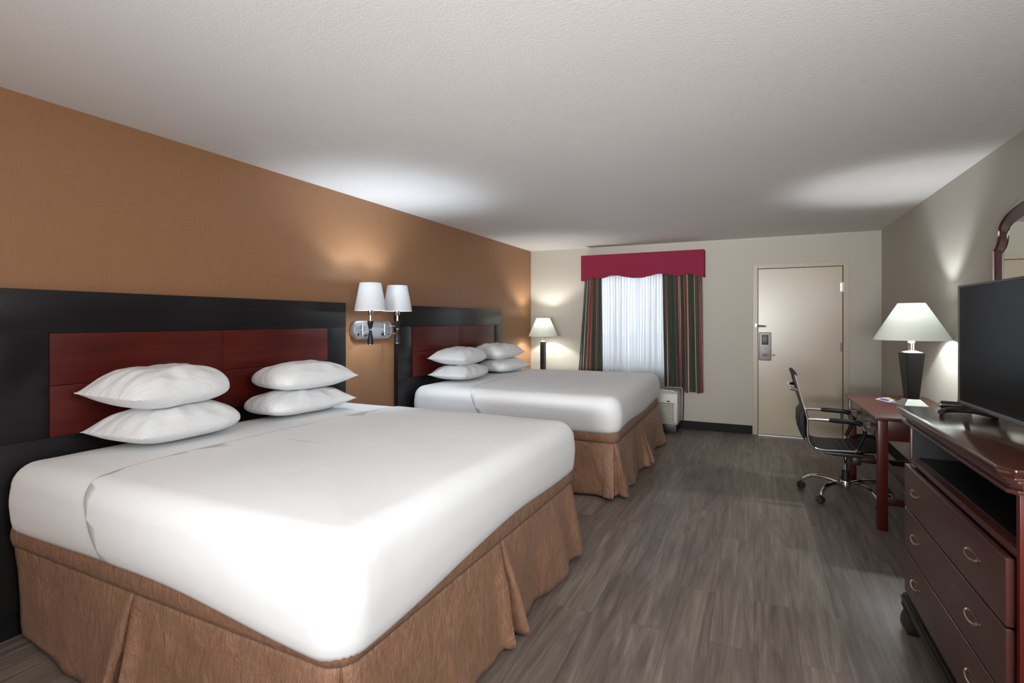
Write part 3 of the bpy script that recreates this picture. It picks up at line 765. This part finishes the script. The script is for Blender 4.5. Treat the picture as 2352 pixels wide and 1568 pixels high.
b = NB(); box(b, AX0+0.03, AX1-0.02, AY0+0.05, AY1, 0.0, 0.119, 0.004); obj('sub_base', lo(b), 'dark_plastic', ac)
b = NB(); tube(b, smooth_path([(AX1+0.02, YB-0.02, 0.60), (AX1+0.022, YB-0.018, 0.4), (AX1+0.02, YB-0.02, 0.2), (AX1+0.012, YB-0.03, 0.02), (AX1-0.001, YB-0.06, 0.045)]), 0.007, 8); obj('power_cord', lo(b), 'dark_plastic', ac)

# ------------------------------------------------------------------ desk
KX0, KX1, KY0, KY1 = 0.735, 1.312, 4.18, 5.47
dk = thing('writing_desk', 'red cherry writing desk with two small drawers against the right wall', 'desk', ((KX0+KX1)/2, (KY0+KY1)/2, 0))
oc = Vector(((KX0+KX1)/2, (KY0+KY1)/2, 0))
b = NB(); box(b, KX0, KX1, KY0, KY1, 0.742, DH, 0.006, 3); obj('desktop', lo(b), 'cherry_desk', dk)
LW = 0.058
for (lx, ly) in ((KX0+0.022, KY0+0.03), (KX0+0.022, KY1-0.03-LW), (KX1-0.022-LW, KY0+0.03), (KX1-0.022-LW, KY1-0.03-LW)):
    b = NB(); box(b, lx, lx+LW, ly, ly+LW, 0.0, 0.7415, 0.006, 2); obj('leg', lo(b), 'cherry_leg', dk)
b = NB(); ax0, ax1 = KX0+0.022+LW+0.0005, KX1-0.022-LW-0.0005
box(b, ax0, ax1, KY0+0.04, KY0+0.06, 0.605, 0.7415, 0.002); box(b, ax0, ax1, KY1-0.06, KY1-0.04, 0.605, 0.7415, 0.002)
ay0, ay1 = KY0+0.03+LW+0.0005, KY1-0.03-LW-0.0005
box(b, KX1-0.06, KX1-0.04, ay0, ay1, 0.605, 0.7415, 0.002)
obj('apron', lo(b), 'cherry_desk', dk)
b = NB(); box(b, ax0, ax1, KY0+0.045, KY0+0.07, 0.17, 0.215, 0.003); box(b, ax0, ax1, KY1-0.07, KY1-0.045, 0.17, 0.215, 0.003); box(b, (ax0+ax1)/2-0.012, (ax0+ax1)/2+0.012, KY0+0.0705, KY1-0.0705, 0.17, 0.215, 0.003)
obj('stretcher', lo(b), 'cherry_desk', dk)
ym = (ay0+ay1)/2
box_b = NB(); box(box_b, KX0+0.05, KX0+0.07, ay0, ay1, 0.722, 0.7415, 0.002); box(box_b, KX0+0.05, KX0+0.07, ay0, ay1, 0.600, 0.612, 0.002); obj('drawer_rail', lo(box_b), 'cherry_desk', dk)
for (a0, a1) in ((ay0+0.004, ym-0.004), (ym+0.004, ay1-0.004)):
    b = NB(); box(b, KX0+0.030, KX0+0.0495, a0, a1, 0.600, 0.732, 0.004); box(b, KX0+0.0705, KX1-0.12, a0+0.01, a1-0.01, 0.6125, 0.715)
    dr = obj('drawer', lo(b), 'mahogany', dk)
    b = NB(); c = (a0+a1)/2
    tube(b, smooth_path([(KX0+0.029, c-0.04, 0.672), (KX0+0.008, c-0.034, 0.664), (KX0+0.006, c, 0.660), (KX0+0.008, c+0.034, 0.664), (KX0+0.029, c+0.04, 0.672)]), 0.0045, 8); obj('handle', lo(b), 'brass', dr)
# brochure
br = thing('brochure', 'small folded white and violet brochure lying on the desk by the lamp', 'brochure', (0.985, 5.08, DH), rad(25))
b = NB(); box(b, -0.055, 0.055, -0.075, 0.075, 0.0006, 0.003); obj('leaf', b, 'paper_white', br)
b = NB(); prism(b, [(-0.055, 0.0032), (0.0, 0.016), (0.055, 0.0035), (0.0, 0.0145)], 1, -0.070, 0.070); obj('cover', b, 'paper_white', br)
b = NB(); box(b, 0.012, 0.04, 0.02, 0.06, 0.016, 0.0175); obj('printed_patch', b, 'yellow', br)
b = NB(); box(b, -0.05, -0.02, -0.06, 0.05, 0.0162, 0.0175, mat=None); obj('printed_patch', b, 'purple', br)

# ------------------------------------------------------------------ office chair
CX, CY = 0.665, 4.90
ch = thing('office_chair', 'black ribbed office chair with chrome arms and five casters, pulled up to the desk', 'office chair', (CX, CY, 0))
def side(x, y, z): return (x-CX, y-CY, z)
prof = [(0.292, 0.985), (0.300, 0.955), (0.312, 0.90), (0.330, 0.83), (0.352, 0.75), (0.374, 0.675), (0.382, 0.62), (0.380, 0.56), (0.386, 0.49), (0.405, 0.445), (0.440, 0.417), (0.50, 0.408), (0.60, 0.412), (0.70, 0.417), (0.80, 0.425), (0.86, 0.428), (0.895, 0.418)]
P = smooth_path([(x, 0, z) for x, z in prof], 10)
# sling with ribs
def sling(i0, i1, th=0.012, hw=0.225):
    bm = NB(); rows = []
    d = 0.0; N = 16
    for i in range(i0, i1+1):
        p = P[i]; tg = (P[min(i+1, len(P)-1)]-P[max(i-1, 0)]).normalized(); nr = Vector((-tg.z, 0, tg.x))
        if i > i0: d += (P[i]-P[i-1]).length
        rib = 0.004*abs(math.sin(d*PI/0.042))
        row = []
        for s_, off in ((1, rib), (-1, rib)):
            for k in range(N+1):
                y = (-hw+2*hw*k/N)*s_
                q = p + nr*((th/2+off)*s_) + Vector((0, y, 0))
                row.append(bm.verts.new((q.x-CX, y, q.z)))
        rows.append(row)
    n = len(rows[0])
    for a, b_ in zip(rows, rows[1:]):
        for k in range(n): bm.faces.new((a[k], a[(k+1)%n], b_[(k+1)%n], b_[k]))
    bm.faces.new(rows[0]); bm.faces.new(rows[-1])
    bmesh.ops.recalc_face_normals(bm, faces=bm.faces)
    return bm
nb = 90
obj('backrest', sling(2, nb), 'leather', ch, angle=50)
obj('seat', sling(nb+1, len(P)-2), 'leather', ch, angle=50)
for sy in (-1, 1):
    b = NB(); tube(b, [(p.x-CX, sy*0.238, p.z) for p in P], 0.0125, 10, sx=0.75); obj('side_rail', b, 'chrome', ch)
    b = NB(); pa = smooth_path([(0.385-CX, sy*0.262, 0.645), (0.46-CX, sy*0.264, 0.648), (0.66-CX, sy*0.264, 0.645), (0.725-CX, sy*0.264, 0.632), (0.752-CX, sy*0.264, 0.585), (0.738-CX, sy*0.264, 0.52), (0.70-CX, sy*0.262, 0.43), (0.695-CX, sy*0.255, 0.415)], 6)
    tube(b, pa, 0.010, 10); arm = obj('armrest', b, 'chrome', ch)
    b = NB(); tube(b, pa[8:20], [0.014]+[0.018]*10+[0.014], 12); obj('arm_pad', b, 'leather', arm)
    b = NB(); tube(b, pa[24:36], 0.0135, 12); obj('arm_sleeve', b, 'leather', arm)
# top bar and bracket behind the back
b = NB(); tube(b, smooth_path([(0.294-CX, -0.235, 0.985), (0.289-CX, 0, 0.992), (0.294-CX, 0.235, 0.985)]), 0.016, 12); obj('top_bar', b, 'leather', ch)
b = NB(); tube(b, smooth_path([(0.325-CX, -0.238, 0.862), (0.275-CX, -0.19, 0.868), (0.262-CX, 0, 0.87), (0.275-CX, 0.19, 0.868), (0.325-CX, 0.238, 0.862)]), 0.013, 12); obj('back_brace', b, 'chrome', ch)
b = NB(); prism(b, [(0.360-CX, 0.71), (0.330-CX, 0.66), (0.326-CX, 0.58), (0.338-CX, 0.51), (0.370-CX, 0.455), (0.368-CX, 0.50), (0.366-CX, 0.58), (0.366-CX, 0.65)], 1, -0.215, 0.215, 0.004); obj('lumbar_flap', b, 'leather', ch)
# mechanism
b = NB(); box(b, -0.10, 0.12, -0.08, 0.08, 0.335, 0.375, 0.012); box(b, -0.16, 0.16, -0.225, -0.19, 0.375, 0.395, 0.004); box(b, -0.16, 0.16, 0.19, 0.225, 0.375, 0.395, 0.004); box(b, -0.02, 0.04, -0.19, 0.19, 0.37, 0.39, 0.004)
box(b, 0.04, 0.10, -0.05, 0.05, 0.27, 0.335, 0.012); obj('tilt_mechanism', b, 'dark_plastic', ch)
b = NB(); tube(b, [(-0.02, -0.05, 0.345), (-0.03, -0.20, 0.33)], 0.005, 8); tube(b, [(-0.03, -0.20, 0.33), (-0.031, -0.24, 0.325)], 0.009, 8); obj('lever', b, 'dark_plastic', ch)
b = NB(); lathe(b, [(0.030, 0.10), (0.030, 0.215), (0.026, 0.22)], seg=20); obj('gas_lift_cover', b, 'dark_plastic', ch)
b = NB(); lathe(b, [(0.014, 0.2205), (0.014, 0.334)], seg=20); obj('gas_lift', b, 'chrome', ch)
b = NB(); lathe(b, [(0.038, 0.075), (0.044, 0.085), (0.044, 0.115), (0.034, 0.135), (0.0305, 0.136)], seg=24, closed=False)
for k in range(5):
    a = rad(160+72*k); c_, s_ = math.cos(a), math.sin(a)
    pl = smooth_path([(0.03*c_, 0.03*s_, 0.105), (0.14*c_, 0.14*s_, 0.128), (0.24*c_, 0.24*s_, 0.122), (0.30*c_, 0.30*s_, 0.085), (0.315*c_, 0.315*s_, 0.066)], 5)
    m_ = len(pl); tube(b, pl, [0.019-0.008*i/m_ for i in range(m_)], 10)
obj('star_base', b, 'chrome', ch)
for k in range(5):
    a = rad(160+72*k); c_, s_ = math.cos(a), math.sin(a); cx_, cy_ = 0.322*c_, 0.322*s_
    wa = a+rad(50+35*k)
    b = NB(); Rm = Matrix.Rotation(wa, 4, 'Z') @ Matrix.Rotation(rad(90), 4, 'X')
    dx, dy = math.cos(wa-PI/2), math.sin(wa-PI/2)
    for q in (-1, 1):
        lathe(b, [(0.0, -0.007), (0.020, -0.008), (0.027, -0.006), (0.028, 0.0), (0.027, 0.006), (0.020, 0.008), (0.0, 0.007)], (cx_+dx*0.014*q, cy_+dy*0.014*q, 0.028), 24, mat=Rm)
    lathe(b, [(0.007, 0.028), (0.007, 0.066)], (cx_, cy_, 0), 10)
    cs = obj('caster', b, 'rubber', ch)
    for q in (-1, 1):
        b = NB(); lathe(b, [(0.013, -0.0005), (0.020, -0.0005), (0.020, 0.0008), (0.013, 0.0008)], (cx_+dx*0.0229*q, cy_+dy*0.0229*q, 0.028), 24, closed=True, mat=Rm)
        obj('hub_ring', b, 'brushed', cs)

# ------------------------------------------------------------------ dresser
RX0, RX1, RY0, RY1, RH = 0.658, 1.300, 1.87, 2.975, 1.01
dr_ = thing('dresser', 'mahogany dresser with open shelf and three wide drawers under the television', 'dresser', ((RX0+RX1)/2, (RY0+RY1)/2, 0))
oc = Vector(((RX0+RX1)/2, (RY0+RY1)/2, 0))
def slab(x0, y0, y1, z0, z1, cut, bev):
    b = NB(); prism(b, [(x0+cut, y0), (RX1+0.012, y0), (RX1+0.012, y1), (x0+cut, y1), (x0, y1-cut), (x0, y0+cut)], 2, z0, z1, bev); return b
b = slab(RX0-0.052, RY0-0.035, RY1+0.035, RH-0.024, RH, 0.03, 0.006)
bmesh.ops.translate(b, verts=b.verts, vec=-oc); top = obj('top', b, 'mahogany_top', dr_)
b = NB()
for (e, z0, z1) in ((0.040, RH-0.034, RH-0.0245), (0.030, RH-0.046, RH-0.0345), (0.018, RH-0.060, RH-0.0465), (0.030, RH-0.072, RH-0.0605)):
    t = slab(RX0-e, RY0-e*0.7, RY1+e*0.7, z0, z1, 0.02, 0.003); merge(b, t)
bmesh.ops.translate(b, verts=b.verts, vec=-oc); obj('cornice', b, 'mahogany', dr_)
b = NB(); zt = RH-0.0725
box(b, RX0, RX1, RY0, RY0+0.022, 0.10, zt, 0.002); obj('side_panel', lo(b), 'cherry_side', dr_)
b = NB(); box(b, RX0, RX1, RY1-0.022, RY1, 0.10, zt, 0.002); obj('side_panel', lo(b), 'cherry_side', dr_); b = NB()
box(b, RX1-0.015, RX1, RY0+0.022, RY1-0.022, 0.10, zt)
box(b, RX0, RX1-0.015, RY0+0.022, RY1-0.022, 0.755, 0.778, 0.001)
box(b, RX0, RX1-0.015, RY0+0.022, RY1-0.022, 0.14, 0.16); box(b, RX0, RX0+0.02, RY0+0.022, RY1-0.022, zt-0.012, zt)
obj('case', lo(b), 'mahogany', dr_)
b = NB(); box(b, RX0+0.25, RX0+0.27, RY0+0.0225, RY1-0.0225, 0.7785, zt-0.001); obj('shelf_back', lo(b), 'dark_plastic', dr_)
b = NB(); box(b, RX0+0.004, RX0+0.2495, RY0+0.0222, RY0+0.026, 0.7795, zt-0.013); box(b, RX0+0.004, RX0+0.2495, RY1-0.026, RY1-0.0222, 0.7795, zt-0.013); box(b, RX0+0.03, RX0+0.2495, RY0+0.0265, RY1-0.0265, 0.7785, 0.782); obj('shelf_lining', lo(b), 'dark_plastic', dr_)
for (z0, z1) in ((0.556, 0.748), (0.358, 0.550), (0.162, 0.352)):
    b = NB(); box(b, RX0-0.022, RX0-0.001, RY0+0.026, RY1-0.008, z0, z1, 0.005, 3); box(b, RX0+0.0, RX0+0.4, RY0+0.04, RY1-0.04, z0+0.01 if z0 > .2 else z0+0.01, z1-0.012)
    d = obj('drawer', lo(b), 'mahogany', dr_)
    for yc in (2.125, 2.765):
        b = NB(); zc = (z0+z1)/2+0.012
        # oval backplate and bail
        n = 28; pts = [(yc+0.054*math.cos(2*PI*i/n), zc+0.013*math.sin(2*PI*i/n)) for i in range(n)]
        prism(b, pts, 0, RX0-0.0255, RX0-0.0225)
        tube(b, smooth_path([(RX0-0.026, yc-0.050, zc+0.002), (RX0-0.032, yc-0.043, zc-0.006), (RX0-0.035, yc-0.02, zc-0.011), (RX0-0.036, yc, zc-0.012), (RX0-0.035, yc+0.02, zc-0.011), (RX0-0.032, yc+0.043, zc-0.006), (RX0-0.026, yc+0.050, zc+0.002)]), 0.0045, 8)
        obj('handle', lo(b), 'brass', d)
b = NB()
for (e, z0, z1) in ((0.012, 0.137, 0.157), (0.022, 0.122, 0.1365), (0.030, 0.106, 0.1215), (0.026, 0.085, 0.1055)):
    e2 = e*0.9
    prism(b, [(RX0-e, RY0-e2), (RX1+0.005, RY0-e2), (RX1+0.005, RY1+e2), (RX0-e, RY1+e2)], 2, z0, z1, 0.003)
obj('base_moulding', lo(b), 'near_black_wood', dr_)
for (y0, y1) in ((RY0-0.03, RY0+0.11), (RY1-0.11, RY1+0.03)):
    for x0 in (RX0-0.032, RX1-0.13):
        b = NB(); prism(b, [(x0, 0.0), (x0+0.13, 0.0), (x0+0.135, 0.0845), (x0+0.002, 0.0845), (x0+0.014, 0.055), (x0+0.004, 0.03)], 1, y0, y1, 0.004); obj('foot', lo(b), 'near_black_wood', dr_)

# ------------------------------------------------------------------ television
tv = thing('television', 'flat black television on curved feet standing on the dresser', 'television', (0.822, 2.40, RH), rad(2.6))
W2 = 0.447; B0, B1 = 0.045, 0.55
b = NB(); box(b, 0.004, 0.030, -W2, W2, B0, B1, 0.004); box(b, 0.030, 0.065, -W2*0.6, W2*0.6, B0+0.02, B1-0.2, 0.012); obj('housing', b, 'tv_bezel', tv)
b = NB(); r = 0.009
box(b, -0.003, 0.0035, -W2, W2, B1-r, B1, 0.001); box(b, -0.003, 0.0035, -W2, -W2+r, B0+0.016, B1-r); box(b, -0.003, 0.0035, W2-r, W2, B0+0.016, B1-r); obj('bezel', b, 'tv_bezel', tv)
b = NB(); box(b, -0.006, 0.0035, -W2, W2, B0, B0+0.0155, 0.002); obj('lower_bezel', b, 'bezel_light', tv)
b = NB(); box(b, 0.000, 0.0035, -W2+r+0.0005, W2-r-0.0005, B0+0.016, B1-r-0.0005); obj('screen', b, 'screen', tv, False)
for q in (1, -1):
    b = NB()
    pf = smooth_path([(-0.085, q*0.375, 0.010), (-0.055, q*0.425, 0.0135), (0.0, q*0.455, 0.0135), (0.055, q*0.430, 0.0135), (0.095, q*0.34, 0.010)], 8)
    tube(b, pf, [0.007]+[0.0115]*(len(pf)-2)+[0.006], 10)
    tube(b, [(0.015, q*0.440, 0.018), (0.018, q*0.43, 0.05)], 0.010, 10)
    obj('foot', b, 'dark_plastic', tv)
# small device beside it
ad = thing('power_adapter', 'small black adapter with a cord on the far end of the dresser', 'power adapter', (0.825, 2.955, RH), rad(-8))
b = NB(); tube(b, [(-0.055, 0, 0.019), (0.05, 0, 0.019)], 0.018, 14); obj('body', b, 'dark_plastic', ad)
b = NB(); lathe(b, [(0.012, 0), (0.012, 0.004), (0.006, 0.006), (0, 0.006)], (-0.0555, 0, 0.019), 14, mat=Matrix.Rotation(rad(-90), 4, 'Y')); obj('plug_face', b, 'brass', ad)
b = NB(); tube(b, smooth_path([(0.051, 0, 0.02), (0.09, -0.01, 0.03), (0.14, -0.015, 0.012), (0.20, -0.05, 0.006), (0.22, -0.12, 0.006)]), 0.003, 6); obj('cord', b, 'dark_plastic', ad)

# ------------------------------------------------------------------ mirror
MY, MHW = 3.50, 0.50
mr = thing('wall_mirror', 'arched mahogany framed mirror on the right wall behind the television', 'mirror', (XR, MY, 1.5))
def mout(hw, sh, top, n=14, bot=-0.40):
    """arched outline with concave shoulders; (y,z) relative"""
    R_ = [(hw, bot), (hw, sh)]
    sx = hw-0.085*hw/0.5
    # concave shoulder
    for i in range(1, n+1):
        a = i/n; ang = a*PI/2
        R_.append((hw-(hw-sx)*math.sin(ang)*0.9-0.0, sh+0.10*(1-math.cos(ang))))
    y1, z1 = R_[-1]
    for i in range(1, 2*n+1):
        a = i/(2*n)*PI/2
        R_.append((y1*math.cos(a), z1+(top-z1)*math.sin(a)))
    return R_ + [(-y, z) for y, z in R_[::-1][1:]]
O = mout(MHW, 0.33, 0.565); I = mout(MHW-0.085, 0.30, 0.475, bot=-0.32); O2 = mout(MHW-0.03, 0.32, 0.535, bot=-0.37)
def ring(bm, A, B, xa0, xa1, xb1):
    n = len(A)
    def vv(Pp, x): return [bm.verts.new((x, y, z)) for y, z in Pp]
    a0, a1, b1, b0 = vv(A, xa0), vv(A, xa1), vv(B, xb1), vv(B, xa0)
    for i in range(n):
        j = (i+1) % n
        for p, q in ((a0, a1), (a1, b1), (b1, b0), (b0, a0)): bm.faces.new((p[i], p[j], q[j], q[i]))
    bmesh.ops.recalc_face_normals(bm, faces=bm.faces)
b = NB(); ring(b, O, O2, -0.001, -0.030, -0.042); ring(b, O2, I, -0.001, -0.034, -0.018); obj('frame', b, 'mahogany', mr, angle=30)
b = NB(); vs = [b.verts.new((-0.016, y, z)) for y, z in I]; b.faces.new(vs)
vs2 = [b.verts.new((-0.004, y, z)) for y, z in I]; b.faces.new(vs2[::-1])
for i in range(len(vs)): b.faces.new((vs[i], vs[(i+1)%len(vs)], vs2[(i+1)%len(vs)], vs2[i]))
bmesh.ops.recalc_face_normals(b, faces=b.faces)
obj('mirror_glass', b, 'mirror', mr, False)
